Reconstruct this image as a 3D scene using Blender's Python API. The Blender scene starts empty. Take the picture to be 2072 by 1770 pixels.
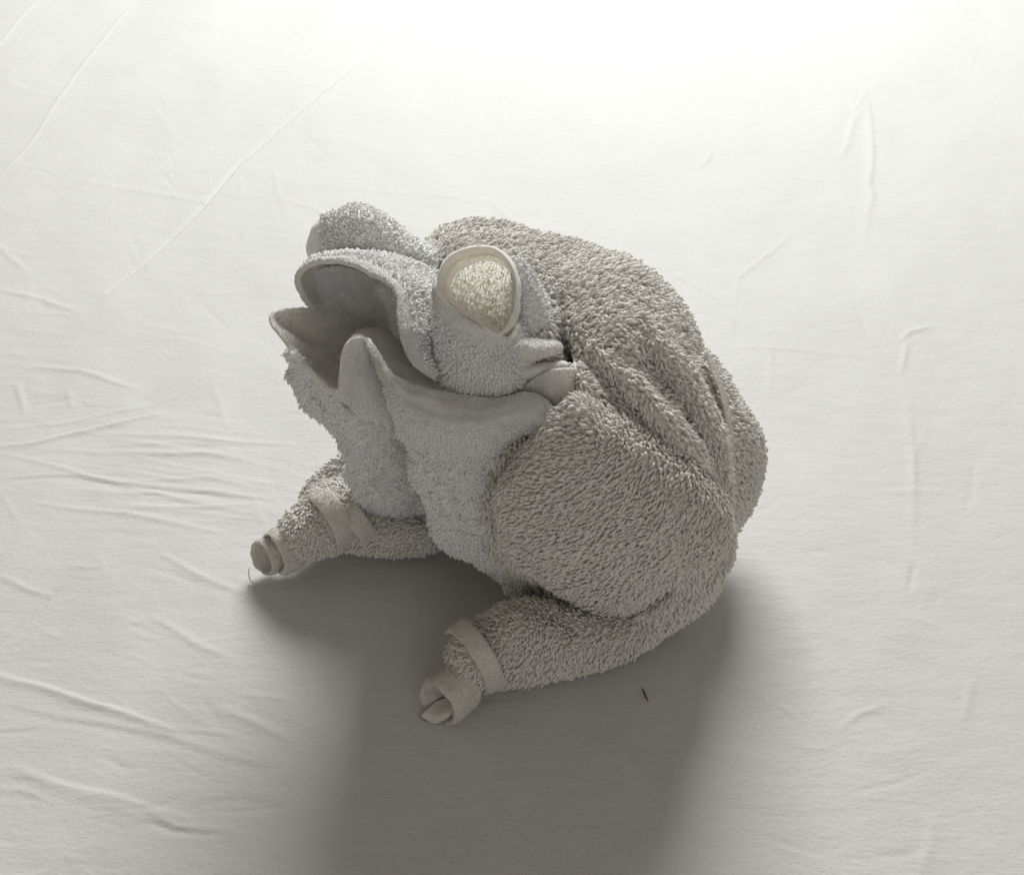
import bpy, math, random
import numpy as np
from mathutils import Vector
from mathutils.bvhtree import BVHTree

# ------------------------------------------------------------------ camera
U = 0.0004                      # one modelling unit in metres
PITCH = math.radians(42.0)
HFOV = math.radians(50.0)
FPX = 1036.0 / math.tan(HFOV / 2)
DIST = FPX * U
FWD = np.array([0, math.cos(PITCH), -math.sin(PITCH)])
UPV = np.array([0, math.sin(PITCH), math.cos(PITCH)])
RGT = np.array([1.0, 0, 0])
CAM = -DIST * FWD
sc = bpy.context.scene
COL = sc.collection
cam_d = bpy.data.cameras.new('camera')
cam_d.sensor_fit = 'HORIZONTAL'
cam_d.angle = HFOV
cam_d.clip_start = 0.01
cam_d.clip_end = 50
cam = bpy.data.objects.new('camera', cam_d)
COL.objects.link(cam)
cam.location = CAM
cam.rotation_euler = (math.pi / 2 - PITCH, 0, 0)
sc.camera = cam

# ------------------------------------------------------------------ light
w = bpy.data.worlds.new('World')
sc.world = w
w.use_nodes = True
bg = w.node_tree.nodes['Background']
bg.inputs[0].default_value = (1.0, 0.93, 0.79, 1)
bg.inputs[1].default_value = 0.20
def area(name, loc, aim, sx, sy, power, colour):
    d = bpy.data.lights.new(name, 'AREA')
    d.shape = 'RECTANGLE'
    d.size, d.size_y = sx, sy
    d.energy = power
    d.color = colour
    o = bpy.data.objects.new(name, d)
    COL.objects.link(o)
    o.location = loc
    o.rotation_euler = (Vector(aim) - Vector(loc)).to_track_quat('-Z', 'Y').to_euler()
    return o
area('window_light', (0.19, 1.85, 1.78), (0, 0.05, 0), 1.3, 0.9, 87, (0.985, 1.0, 0.995))
area('front_fill', (0.45, -1.9, 0.75), (0, 0, 0.1), 1.4, 1.0, 4.2, (0.97, 0.98, 1.0))  # added fill lamp on the camera side, brightens the frog's front
sc.view_settings.view_transform = 'Standard'
sc.view_settings.look = 'None'
sc.view_settings.exposure = 0
sc.view_settings.gamma = 1
sc.cycles.max_bounces = 8
sc.cycles.diffuse_bounces = 6
sc.cycles.use_denoising = True

# ------------------------------------------------------------------ maths
rng = np.random.default_rng(7)
def W(p):
    """relief coordinates (x, y in view units, q towards the viewer) to world metres"""
    p = np.asarray(p, float)
    d = DIST * (1 - p[..., 2] / FPX)
    s = (p[..., 0] - 1036) / FPX
    t = (p[..., 1] - 885) / FPX
    return CAM + d[..., None] * (FWD + s[..., None] * RGT - t[..., None] * UPV)
def G(x, y, z=0.0):
    """point of the bed seen at (x, y)"""
    s = (np.asarray(x, float) - 1036) / FPX
    t = (np.asarray(y, float) - 885) / FPX
    dr = FWD + s[..., None] * RGT - t[..., None] * UPV
    k = (CAM[2] - z) / -dr[..., 2]
    return CAM + k[..., None] * dr
def qg(y, h=0.0):
    """relief q of a point h units above the bed seen at height y"""
    t = (y - 885) / FPX
    k = (CAM[2] - h * U) / (math.sin(PITCH) + t * math.cos(PITCH))
    return FPX * (1 - k / DIST)
_perm = rng.permutation(512)
_val = rng.random(512) * 2 - 1
def vnoise(p):
    p = np.asarray(p, float)
    i = np.floor(p).astype(int)
    f = p - i
    f = f * f * (3 - 2 * f)
    def h(a, b, c):
        return _val[(_perm[(_perm[(_perm[a % 512] + b) % 512] + c) % 512]) % 512]
    r = 0
    for dx in (0, 1):
        for dy in (0, 1):
            for dz in (0, 1):
                wgt = (f[..., 0] if dx else 1 - f[..., 0]) * (f[..., 1] if dy else 1 - f[..., 1]) * (f[..., 2] if dz else 1 - f[..., 2])
                r = r + wgt * h(i[..., 0] + dx, i[..., 1] + dy, i[..., 2] + dz)
    return r
def fbm(p, o=3):
    r, a = 0, 1.0
    for k in range(o):
        r = r + a * vnoise(p * 2 ** k + 13.7 * k)
        a *= .5
    return r
def cr(P, n, closed=False):
    """Catmull-Rom resample along axis 0 to n points, evenly by chord length"""
    P = np.asarray(P, float)
    m = len(P)
    if closed:
        E = np.concatenate([P[-1:], P, P[:2]])
        segs = m
    else:
        E = np.concatenate([2 * P[:1] - P[1:2], P, 2 * P[-1:] - P[-2:-1]])
        segs = m - 1
    out = []
    K = 24
    for s in range(segs):
        t = np.arange(K) / K
        t = t.reshape((-1,) + (1,) * (P.ndim - 1))
        a, b, c, d = E[s], E[s + 1], E[s + 2], E[s + 3]
        out.append(.5 * ((2 * b) + (-a + c) * t + (2 * a - 5 * b + 4 * c - d) * t ** 2 + (-a + 3 * b - 3 * c + d) * t ** 3))
    out.append(E[segs + 1][None] if not closed else P[:1])
    D = np.concatenate(out)
    st = D[1:] - D[:-1]
    L = np.sqrt((st.reshape(len(st), -1) ** 2).sum(1)) + 1e-9
    L = np.concatenate([[0], np.cumsum(L)])
    q = np.linspace(0, L[-1], n + (1 if closed else 0))
    if closed:
        q = q[:-1]
    idx = np.clip(np.searchsorted(L, q, side='right') - 1, 0, len(D) - 2)
    f = ((q - L[idx]) / (L[idx + 1] - L[idx])).reshape((-1,) + (1,) * (P.ndim - 1))
    return D[idx] * (1 - f) + D[idx + 1] * f
def crn(P, n):
    """Catmull-Rom with uniform parameter"""
    P = np.asarray(P, float)
    m = len(P)
    E = np.concatenate([2 * P[:1] - P[1:2], P, 2 * P[-1:] - P[-2:-1]])
    u = np.linspace(0, m - 1, n)
    s = np.clip(u.astype(int), 0, m - 2)
    t = (u - s).reshape((-1,) + (1,) * (P.ndim - 1))
    a, b, c, d = E[s], E[s + 1], E[s + 2], E[s + 3]
    return .5 * ((2 * b) + (-a + c) * t + (2 * a - 5 * b + 4 * c - d) * t ** 2 + (-a + 3 * b - 3 * c + d) * t ** 3)
def polydist(x, y, line):
    """distance to a polyline and position 0..1 along it, signed side"""
    line = np.asarray(line, float)
    best = np.full(x.shape, 1e9); tt = np.zeros(x.shape); sg = np.ones(x.shape)
    seg = line[1:] - line[:-1]
    L = np.sqrt((seg ** 2).sum(1)); tot = L.sum(); acc = 0
    for i in range(len(seg)):
        ax, ay = line[i]
        dx, dy = seg[i]
        t = np.clip(((x - ax) * dx + (y - ay) * dy) / (L[i] ** 2 + 1e-12), 0, 1)
        ex, ey = x - ax - t * dx, y - ay - t * dy
        d = np.hypot(ex, ey)
        m = d < best
        best = np.where(m, d, best)
        tt = np.where(m, (acc + t * L[i]) / tot, tt)
        sg = np.where(m, np.sign(dx * ey - dy * ex), sg)
        acc += L[i]
    return best, tt, sg

# ------------------------------------------------------------------ materials
def towel_mat(name, colour, trans, tcol, bump=0.25, scale=900.0, sheen=0.25):
    m = bpy.data.materials.new(name)
    m.use_nodes = True
    nt = m.node_tree
    n, l = nt.nodes, nt.links
    pb = n['Principled BSDF']
    pb.inputs['Roughness'].default_value = 0.95
    pb.inputs['Specular IOR Level'].default_value = 0.15
    pb.inputs['Sheen Weight'].default_value = sheen
    pb.inputs['Sheen Roughness'].default_value = 0.5
    tc = n.new('ShaderNodeTexCoord')
    nz = n.new('ShaderNodeTexNoise'); nz.inputs['Scale'].default_value = 28; nz.inputs['Detail'].default_value = 4
    l.new(tc.outputs['Object'], nz.inputs['Vector'])
    mx = n.new('ShaderNodeMix'); mx.data_type = 'RGBA'
    mx.inputs['A'].default_value = (*[c * .93 for c in colour], 1)
    mx.inputs['B'].default_value = (*[min(1, c * 1.05) for c in colour], 1)
    l.new(nz.outputs['Fac'], mx.inputs['Factor'])
    l.new(mx.outputs['Result'], pb.inputs['Base Color'])
    fz = n.new('ShaderNodeTexNoise'); fz.inputs['Scale'].default_value = scale; fz.inputs['Detail'].default_value = 3
    l.new(tc.outputs['Object'], fz.inputs['Vector'])
    bp = n.new('ShaderNodeBump'); bp.inputs['Strength'].default_value = bump; bp.inputs['Distance'].default_value = 0.0003
    l.new(fz.outputs['Fac'], bp.inputs['Height'])
    l.new(bp.outputs['Normal'], pb.inputs['Normal'])
    tr = n.new('ShaderNodeBsdfTranslucent'); tr.inputs['Color'].default_value = (*tcol, 1)
    ms = n.new('ShaderNodeMixShader'); ms.inputs[0].default_value = trans
    out = n['Material Output']
    l.new(pb.outputs[0], ms.inputs[1]); l.new(tr.outputs[0], ms.inputs[2])
    l.new(ms.outputs[0], out.inputs['Surface'])
    return m
M_BODY = towel_mat('grey_cream_terry', (0.79, 0.765, 0.72), 0.08, (0.78, 0.72, 0.62))
M_BODYH = towel_mat('cream_hem_weave', (0.80, 0.775, 0.725), 0.18, (0.78, 0.72, 0.62), .5, 1000)
M_HEAD = towel_mat('white_terry', (0.95, 0.95, 0.95), 0.12, (0.88, 0.80, 0.66), .3, 800, .35)
M_HEADH = towel_mat('white_hem_weave', (0.92, 0.92, 0.92), 0.28, (0.88, 0.80, 0.66), .55, 900, .3)
M_EYE = towel_mat('thin_white_terry', (0.90, 0.88, 0.80), 0.44, (0.97, 0.95, 0.88), .6, 500, .3)
M_LINT = towel_mat('brown_lint', (0.16, 0.10, 0.07), 0.0, (0.2, 0.1, 0.1), 0.1)

# ------------------------------------------------------------------ mesh helpers
def mesh_obj(name, V, F, mat, parent=None, smooth=True, kind=None):
    """V (n,3) world metres, F (m,k) int array or list of arrays of the same width each"""
    me = bpy.data.meshes.new(name)
    Fs = F if isinstance(F, list) else [F]
    me.vertices.add(len(V))
    me.vertices.foreach_set('co', np.ascontiguousarray(V, dtype=np.float32).ravel())
    li = np.concatenate([f.ravel() for f in Fs]).astype(np.int32)
    cnt = np.concatenate([np.full(len(f), f.shape[1]) for f in Fs]).astype(np.int32)
    st = np.concatenate([[0], np.cumsum(cnt)[:-1]]).astype(np.int32)
    me.loops.add(len(li)); me.loops.foreach_set('vertex_index', li)
    me.polygons.add(len(cnt)); me.polygons.foreach_set('loop_start', st); me.polygons.foreach_set('loop_total', cnt)
    me.update(calc_edges=True)
    me.polygons.foreach_set('use_smooth', np.full(len(cnt), smooth))
    me.materials.append(mat)
    o = bpy.data.objects.new(name, me)
    COL.objects.link(o)
    if parent is not None:
        o.parent = parent
        o.matrix_parent_inverse = parent.matrix_world.inverted()
    if kind:
        o['kind'] = kind
    return o
def grid_faces(nv, nu, wrap=False, off=0):
    a = np.arange(nv * nu).reshape(nv, nu) + off
    if wrap:
        a = np.concatenate([a, a[:, :1]], 1)
    return np.stack([a[:-1, :-1], a[:-1, 1:], a[1:, 1:], a[1:, :-1]], -1).reshape(-1, 4)
def gnormals(P, wrap=False):
    if wrap:
        du = np.roll(P, -1, 1) - np.roll(P, 1, 1)
    else:
        du = np.gradient(P, axis=1)
    dv = np.gradient(P, axis=0)
    n = np.cross(du, dv)
    L = np.linalg.norm(n, axis=-1, keepdims=True)
    n = n / np.maximum(L, 1e-12)
    return n
def add_world_noise(P, N, amp, size, seed=0):
    return P + N * (amp * U * fbm(P / (size * U) + seed))[..., None]
FLOOR = 1.2 * U
def clampz(P):
    P = P.copy()
    P[..., 2] = np.maximum(P[..., 2], FLOOR)
    return P

# ----- terry loops
def loop_template(sides, path, rad):
    """a bent finger of yarn: x is the lay direction, z the surface normal"""
    path = np.array(path, float)
    tg = np.gradient(path, axis=0)
    tg /= np.linalg.norm(tg, axis=1, keepdims=True)
    side = np.array([0, 1.0, 0])
    V, F = [], []
    for p, t, r in zip(path[:-1], tg[:-1], rad):
        b = np.cross(t, side)
        b /= np.linalg.norm(b)
        for k in range(sides):
            a = 2 * math.pi * k / sides
            V.append(p + r * (math.cos(a) * side + .85 * math.sin(a) * b))
    V.append(path[-1])
    n = len(path) - 1
    Q, T = [], []
    for i in range(n - 1):
        for k in range(sides):
            k2 = (k + 1) % sides
            Q.append((i * sides + k, i * sides + k2, (i + 1) * sides + k2, (i + 1) * sides + k))
    tip = n * sides
    for k in range(sides):
        T.append(((n - 1) * sides + k, (n - 1) * sides + (k + 1) % sides, tip))
    return np.array(V), np.array(Q), np.array(T)
TEMPL = [
    loop_template(5, [(-.05, 0, -.2), (.25, .02, .40), (.75, .03, .45), (1.08, -.02, .34)], (.16, .20, .17)),
    loop_template(5, [(0, 0, -.2), (.15, -.06, .45), (.6, -.05, .66), (.9, .0, .55)], (.15, .20, .17)),
    loop_template(5, [(0, 0, -.2), (.3, .08, .22), (.8, .12, .38), (1.12, .07, .46)], (.16, .19, .16)),
]
FUZZ = [
    loop_template(4, [(0, 0, -.25), (.3, .08, .38), (.85, .1, .36)], (.22, .24)),
    loop_template(4, [(0, 0, -.25), (.2, -.05, .5), (.55, -.1, .78)], (.22, .23)),
]
SOLIDS, JOBS = [], []
def solid(V, Fs):
    """remember a closed cushion, so that no pile is grown where it is buried in another cushion"""
    tris = [tuple(f) for F in Fs for f in F.tolist()]
    SOLIDS.append((BVHTree.FromPolygons(V.tolist(), tris), V.min(0), V.max(0)))
def buried(pts):
    out = np.zeros(len(pts), bool)
    d = Vector((.13, .21, .97)).normalized()
    for tree, lo, hi in SOLIDS:
        m = np.nonzero(((pts > lo) & (pts < hi)).all(1) & ~out)[0]
        for i in m:
            o = Vector(pts[i]); c = 0
            while c < 12:
                h = tree.ray_cast(o, d)
                if h[0] is None:
                    break
                c += 1
                o = h[0] + d * 2e-5
            if c % 2:
                out[i] = True
    return out
def scatter(*a, **k):
    JOBS.append((a, k))
def grow(P, N, wrap, size, cell, lay, mat, parent, mask=None, jitter=.6, templ=TEMPL, back=.15, seed=1, name='terry_loops', lift=0.0, stand=.0):
    """P, N grids; lay = (dx, dy) screen direction or function(xy)->dirs"""
    r = np.random.default_rng(seed)
    if wrap:
        P = np.concatenate([P, P[:, :1]], 1); N = np.concatenate([N, N[:, :1]], 1)
    a, b, c = P[:-1, :-1], P[:-1, 1:], P[1:, :-1]
    ar = np.linalg.norm(np.cross(b - a, c - a), axis=-1)
    nv, nu = ar.shape
    if mask is not None:
        vv, uu = np.meshgrid((np.arange(nv) + .5) / nv, (np.arange(nu) + .5) / nu, indexing='ij')
        mk = mask(uu, vv, a)
        ar = ar * mk
    vd = a - CAM; vd /= np.linalg.norm(vd, axis=-1, keepdims=True)
    facing = -(N[:-1, :-1] * vd).sum(-1)
    ar = ar * np.where(facing > -.25, 1, back)
    ar = ar * np.where((a[..., 2] < FLOOR * 1.01) & (N[:-1, :-1][..., 2] < -.3), 0, 1)
    tot = ar.sum()
    n = int(tot / (cell * U) ** 2 * 3)
    if n < 3:
        return None
    ci = r.choice(ar.size, n, p=(ar / tot).ravel())
    iv, iu = np.unravel_index(ci, ar.shape)
    fu, fv = r.random(n)[:, None], r.random(n)[:, None]
    def bil(A):
        return (A[iv, iu] * (1 - fu) * (1 - fv) + A[iv, iu + 1] * fu * (1 - fv) + A[iv + 1, iu] * (1 - fu) * fv + A[iv + 1, iu + 1] * fu * fv)
    p, nn = bil(P), bil(N)
    nn /= np.linalg.norm(nn, axis=1, keepdims=True) + 1e-12
    # one loop per cell of a hash grid, two shifted passes
    key = np.floor(p / (cell * U)).astype(np.int64)
    _, keep = np.unique(key @ np.array([73856093, 19349663, 83492791]), return_index=True)
    p, nn = p[keep], nn[keep]
    ok = ~buried(p + nn * 5 * U)
    p, nn = p[ok], nn[ok]
    n = len(p)
    if callable(lay):
        ly = lay(p)
    else:
        ly = np.tile(lay[0] * RGT - lay[1] * UPV, (n, 1))
    k1 = vnoise(p / (45 * U) + 3.1)
    ang = jitter * (1.1 * k1 + r.normal(0, .55, n))
    ly = ly - nn * (ly * nn).sum(1, keepdims=True)
    ly /= np.linalg.norm(ly, axis=1, keepdims=True) + 1e-9
    bt = np.cross(nn, ly)
    X = ly * np.cos(ang)[:, None] + bt * np.sin(ang)[:, None]
    # random tilt away from the surface
    tl = (r.normal(.10 + stand, .30, n))[:, None]
    X2 = X * np.cos(tl) + nn * np.sin(tl)
    Z2 = -X * np.sin(tl) + nn * np.cos(tl)
    Y2 = np.cross(Z2, X2)
    sz = size * U * r.uniform(.72, 1.25, n)
    wd = sz * r.uniform(.85, 1.2, n)
    VV, QQ, TT, off = [], [], [], 0
    which = r.integers(0, len(templ), n)
    for k, (tv, tq, tt) in enumerate(templ):
        m = which == k
        if not m.any():
            continue
        pp = p[m] + nn[m] * lift * U
        v = pp[:, None] + tv[None, :, 0, None] * (X2[m] * sz[m, None])[:, None] + tv[None, :, 1, None] * (Y2[m] * wd[m, None])[:, None] + tv[None, :, 2, None] * (Z2[m] * sz[m, None])[:, None]
        c = len(pp)
        o = off + np.arange(c)[:, None, None] * len(tv)
        VV.append(v.reshape(-1, 3)); QQ.append((tq[None] + o).reshape(-1, 4)); TT.append((tt[None] + o).reshape(-1, 3))
        off += c * len(tv)
    V = np.concatenate(VV)
    V[:, 2] = np.maximum(V[:, 2], .3 * U)
    ob = mesh_obj(name, V, [np.concatenate(QQ), np.concatenate(TT)], mat, parent, True, 'stuff')
    global NLOOPS
    NLOOPS += n
    return ob
NLOOPS = 0

# ----- surfaces
def orient(P, wrap, centre=None):
    N = gnormals(P, wrap)
    if centre is not None:
        if ((P - centre) * N).sum(-1).mean() < 0:
            N = -N
    else:
        if ((CAM - P) * N).sum(-1).mean() < 0:
            N = -N
    return N
def blob(name, outline, c, q0, tilt, df, db, mat, parent, nth=150, nph=60, ex=1.0, creases=(), bumps=(), amp=4, nsize=60, seed=0, amp2=1.2, shear=(0, 0)):
    """closed cushion: outline seen from the camera side, own depth in front of and behind its mid surface.
    creases: (polyline, width, depth) pressed into the front; bumps: (x, y, rx, ry, height)"""
    O = cr(np.array(outline, float), nth, True)
    c = np.array(c, float)
    ph = np.linspace(0.02, math.pi - .02, nph)
    s = np.sin(ph) ** ex
    cth = np.cos(ph)
    XY = c + (O[None] - c) * s[:, None, None]
    q = q0 + tilt[0] * (XY[..., 0] - c[0]) + tilt[1] * (XY[..., 1] - c[1])
    dz = np.where(cth > 0, df, db) * cth
    q = q + dz[:, None]
    wf = np.clip(cth, 0, 1)[:, None] ** .6
    for line, wd, dp in creases:
        d, t, sg = polydist(XY[..., 0], XY[..., 1], line)
        tap = np.clip(np.sin(np.clip(t, 0, 1) * math.pi), 0, 1) ** .4
        q = q - wf * dp * np.exp(-(d / wd) ** 2) * (.25 + .75 * tap)
    for bx, by, rx, ry, hgt in bumps:
        q = q + wf * hgt * np.exp(-((XY[..., 0] - bx) / rx) ** 2 - ((XY[..., 1] - by) / ry) ** 2)
    back = np.clip(-cth, 0, 1)[:, None]
    X = XY[..., 0] + shear[0] * back; Y = XY[..., 1] + shear[1] * back
    P = W(np.stack([X, Y, q], -1))
    cen = P.mean((0, 1))
    N = orient(P, True, cen)
    P = add_world_noise(P, N, amp, nsize, seed)
    P = add_world_noise(P, N, amp2, 14, seed + 5)
    P = clampz(P)
    N = orient(P, True, cen)
    F = grid_faces(nph, nth, True)
    V = np.concatenate([P.reshape(-1, 3), P[:1].mean(1), P[-1:].mean(1)])
    i0, i1 = nph * nth, nph * nth + 1
    a = np.arange(nth); b = (a + 1) % nth
    T = np.concatenate([np.stack([b, a, np.full(nth, i0)], -1), np.stack([(nph - 1) * nth + a, (nph - 1) * nth + b, np.full(nth, i1)], -1)])
    ob = mesh_obj(name, V, [F, T], mat, parent)
    solid(V, [F, T])
    return ob, P, N
def tube(name, path, mat, parent, nseg=90, nth=64, amp=3, nsize=45, seed=0, ends=(True, True), frame_q=True, creases=()):
    """path of (x, y, q, half width on screen, half depth)"""
    A = cr(np.array(path, float), nseg)
    C, rw, rd = A[:, :3], A[:, 3], A[:, 4]
    tg = np.gradient(C[:, :2], axis=0)
    tg /= np.linalg.norm(tg, axis=1, keepdims=True) + 1e-9
    nr = np.stack([-tg[:, 1], tg[:, 0]], -1)
    u = np.linspace(0, 1, nseg)
    cap = np.ones(nseg)
    k = .10
    if ends[0]:
        cap *= np.where(u < k, np.sqrt(np.clip(1 - (1 - u / k) ** 2, 0.0004, 1)), 1)
    if ends[1]:
        cap *= np.where(u > 1 - k, np.sqrt(np.clip(1 - (1 - (1 - u) / k) ** 2, 0.0004, 1)), 1)
    th = np.linspace(0, 2 * math.pi, nth, endpoint=False)
    X = C[:, None, 0] + nr[:, None, 0] * (rw * cap)[:, None] * np.cos(th)
    Y = C[:, None, 1] + nr[:, None, 1] * (rw * cap)[:, None] * np.cos(th)
    Q = C[:, None, 2] + (rd * cap)[:, None] * np.sin(th)
    for line, wd, dp in creases:
        d, t, sg = polydist(X, Y, line)
        Q = Q - np.clip(np.sin(th), 0, 1)[None] * dp * np.exp(-(d / wd) ** 2)
    P = W(np.stack([X, Y, Q], -1))
    cen = P.mean(1, keepdims=True)
    N = gnormals(P, True)
    if ((P - cen) * N).sum(-1).mean() < 0:
        N = -N
    P = add_world_noise(P, N, amp, nsize, seed)
    P = add_world_noise(P, N, 1.0, 12, seed + 5)
    P = clampz(P)
    F = grid_faces(nseg, nth, True)
    a = np.arange(nth)
    caps = [a[None], (nseg - 1) * nth + a[None]]
    solid(P.reshape(-1, 3), [F] + caps)
    return mesh_obj(name, P.reshape(-1, 3), F, mat, parent), P, N
def cloth(name, net, mat, parent, nu=160, nv=50, thick=7, bead=0.0, bead_w=.08, amp=2.2, nsize=32, seed=0, flip=False, flute=None):
    """net[col][row] = (x, y, q): a sheet of towelling with its own thickness and a rolled rim on row 0"""
    net = np.array(net, float)
    A = cr(net, nu)                       # along the rim
    A = np.swapaxes(A, 0, 1)
    A = crn(A, nv)                        # rows first
    if flute is not None:
        uu, vv = np.meshgrid(np.linspace(0, 1, nu), np.linspace(0, 1, nv))
        A = A.copy(); A[..., 2] += flute(uu, vv)
    P = W(A)
    N = orient(P, False)
    if flip:
        N = -N
    P = add_world_noise(P, N, amp, nsize, seed)
    P = add_world_noise(P, N, .8, 9, seed + 3)
    v = np.linspace(0, 1, nv)
    # thickness profile: round at the free edge, slightly swollen at the hem
    half = thick * .5 * U * (1 + bead * np.exp(-((v - bead_w * .6) / bead_w) ** 2))
    e = np.clip(v / .02, 0, 1)
    half = half * np.sqrt(np.clip(1 - (1 - e) ** 2, .02, 1))
    half = half[:, None, None] * np.ones((nv, nu, 1))
    ue = np.minimum(np.linspace(0, 1, nu), 1 - np.linspace(0, 1, nu)) / .01
    half = half * np.sqrt(np.clip(1 - (1 - np.clip(ue, 0, 1)) ** 2, .02, 1))[None, :, None]
    top = P + N * half; bot = P - N * half
    top = clampz(top)
    Ft = grid_faces(nv, nu); Fb = grid_faces(nv, nu, off=nv * nu)[:, ::-1]
    n0 = nv * nu
    def rim(idx):
        a, b = idx[:-1], idx[1:]
        return np.stack([a, b, b + n0, a + n0], -1)
    g = np.arange(n0).reshape(nv, nu)
    R = np.concatenate([rim(g[0])[:, ::-1], rim(g[-1]), rim(g[:, 0]), rim(g[:, -1])[:, ::-1]])
    ob = mesh_obj(name, np.concatenate([top.reshape(-1, 3), bot.reshape(-1, 3)]), np.concatenate([Ft, Fb, R]), mat, parent)
    if mat is M_HEADH:
        nap(top, N, False, ob, mat, seed + 300)
    return ob, top, N, bot
def nap(P, N, wrap, parent, mat, seed, size=2.8, cell=2.4):
    """short cotton nap on plain woven hems"""
    return scatter(P, N, wrap, size, cell, (.4, .5), mat, parent, jitter=1.6, templ=FUZZ, back=.1, seed=seed, name='nap', stand=-.1, lift=-.45)
def empty(name, loc, label, cat):
    o = bpy.data.objects.new(name, None)
    COL.objects.link(o)
    o.location = loc
    o['label'] = label; o['category'] = cat
    bpy.context.view_layer.update()
    return o
def strand(name, pts, r, mat, parent=None, sides=6, n=40, taper=True):
    A = cr(np.array(pts, float), n)
    tg = np.gradient(A, axis=0); tg /= np.linalg.norm(tg, axis=1, keepdims=True) + 1e-12
    ref = np.array([.3, .2, 1.0]); b1 = np.cross(tg, ref); b1 /= np.linalg.norm(b1, axis=1, keepdims=True); b2 = np.cross(tg, b1)
    rr = r * U * np.ones(n)
    if taper:
        u = np.linspace(0, 1, n); rr = rr * np.sqrt(np.clip(4 * u * (1 - u), .05, 1))
    th = np.linspace(0, 2 * math.pi, sides, endpoint=False)
    P = A[:, None] + rr[:, None, None] * (b1[:, None] * np.cos(th)[None, :, None] + b2[:, None] * np.sin(th)[None, :, None])
    P[..., 2] = np.maximum(P[..., 2], .2 * U)
    return mesh_obj(name, P.reshape(-1, 3), grid_faces(n, sides, True), mat, parent)
def band(name, pts, width_dir, mat, parent, thick=5, n=60, seed=0, bulge=3.0):
    """woven hem strip lying round a roll; pts = [(edge A), (edge B)] pairs in relief coordinates"""
    net = np.array(pts, float)              # (m, 2, 3)
    A = cr(net, n)
    P2 = []
    nv = 12
    for k in range(nv):
        t = k / (nv - 1)
        r = A[:, 0] * (1 - t) + A[:, 1] * t
        r = r.copy(); r[:, 2] += bulge * math.sin(math.pi * t)
        P2.append(r)
    net2 = np.array(P2)
    P = W(net2)
    N = orient(P, False)
    P = add_world_noise(P, N, 1.8, 22, seed)
    v = np.linspace(0, 1, nv)
    half = thick * .5 * U * np.sqrt(np.clip(1 - (2 * v - 1) ** 6, .05, 1))[:, None, None]
    top, bot = clampz(P + N * half), P - N * half
    Ft = grid_faces(nv, n); Fb = grid_faces(nv, n, off=nv * n)[:, ::-1]
    n0 = nv * n
    g = np.arange(n0).reshape(nv, n)
    def rim(idx):
        a, b = idx[:-1], idx[1:]
        return np.stack([a, b, b + n0, a + n0], -1)
    R = np.concatenate([rim(g[0])[:, ::-1], rim(g[-1]), rim(g[:, 0]), rim(g[:, -1])[:, ::-1]])
    ob = mesh_obj(name, np.concatenate([top.reshape(-1, 3), bot.reshape(-1, 3)]), np.concatenate([Ft, Fb, R]), mat, parent)
    if mat is M_BODYH:
        nap(top, N, False, ob, mat, seed + 400)
    return ob

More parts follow.
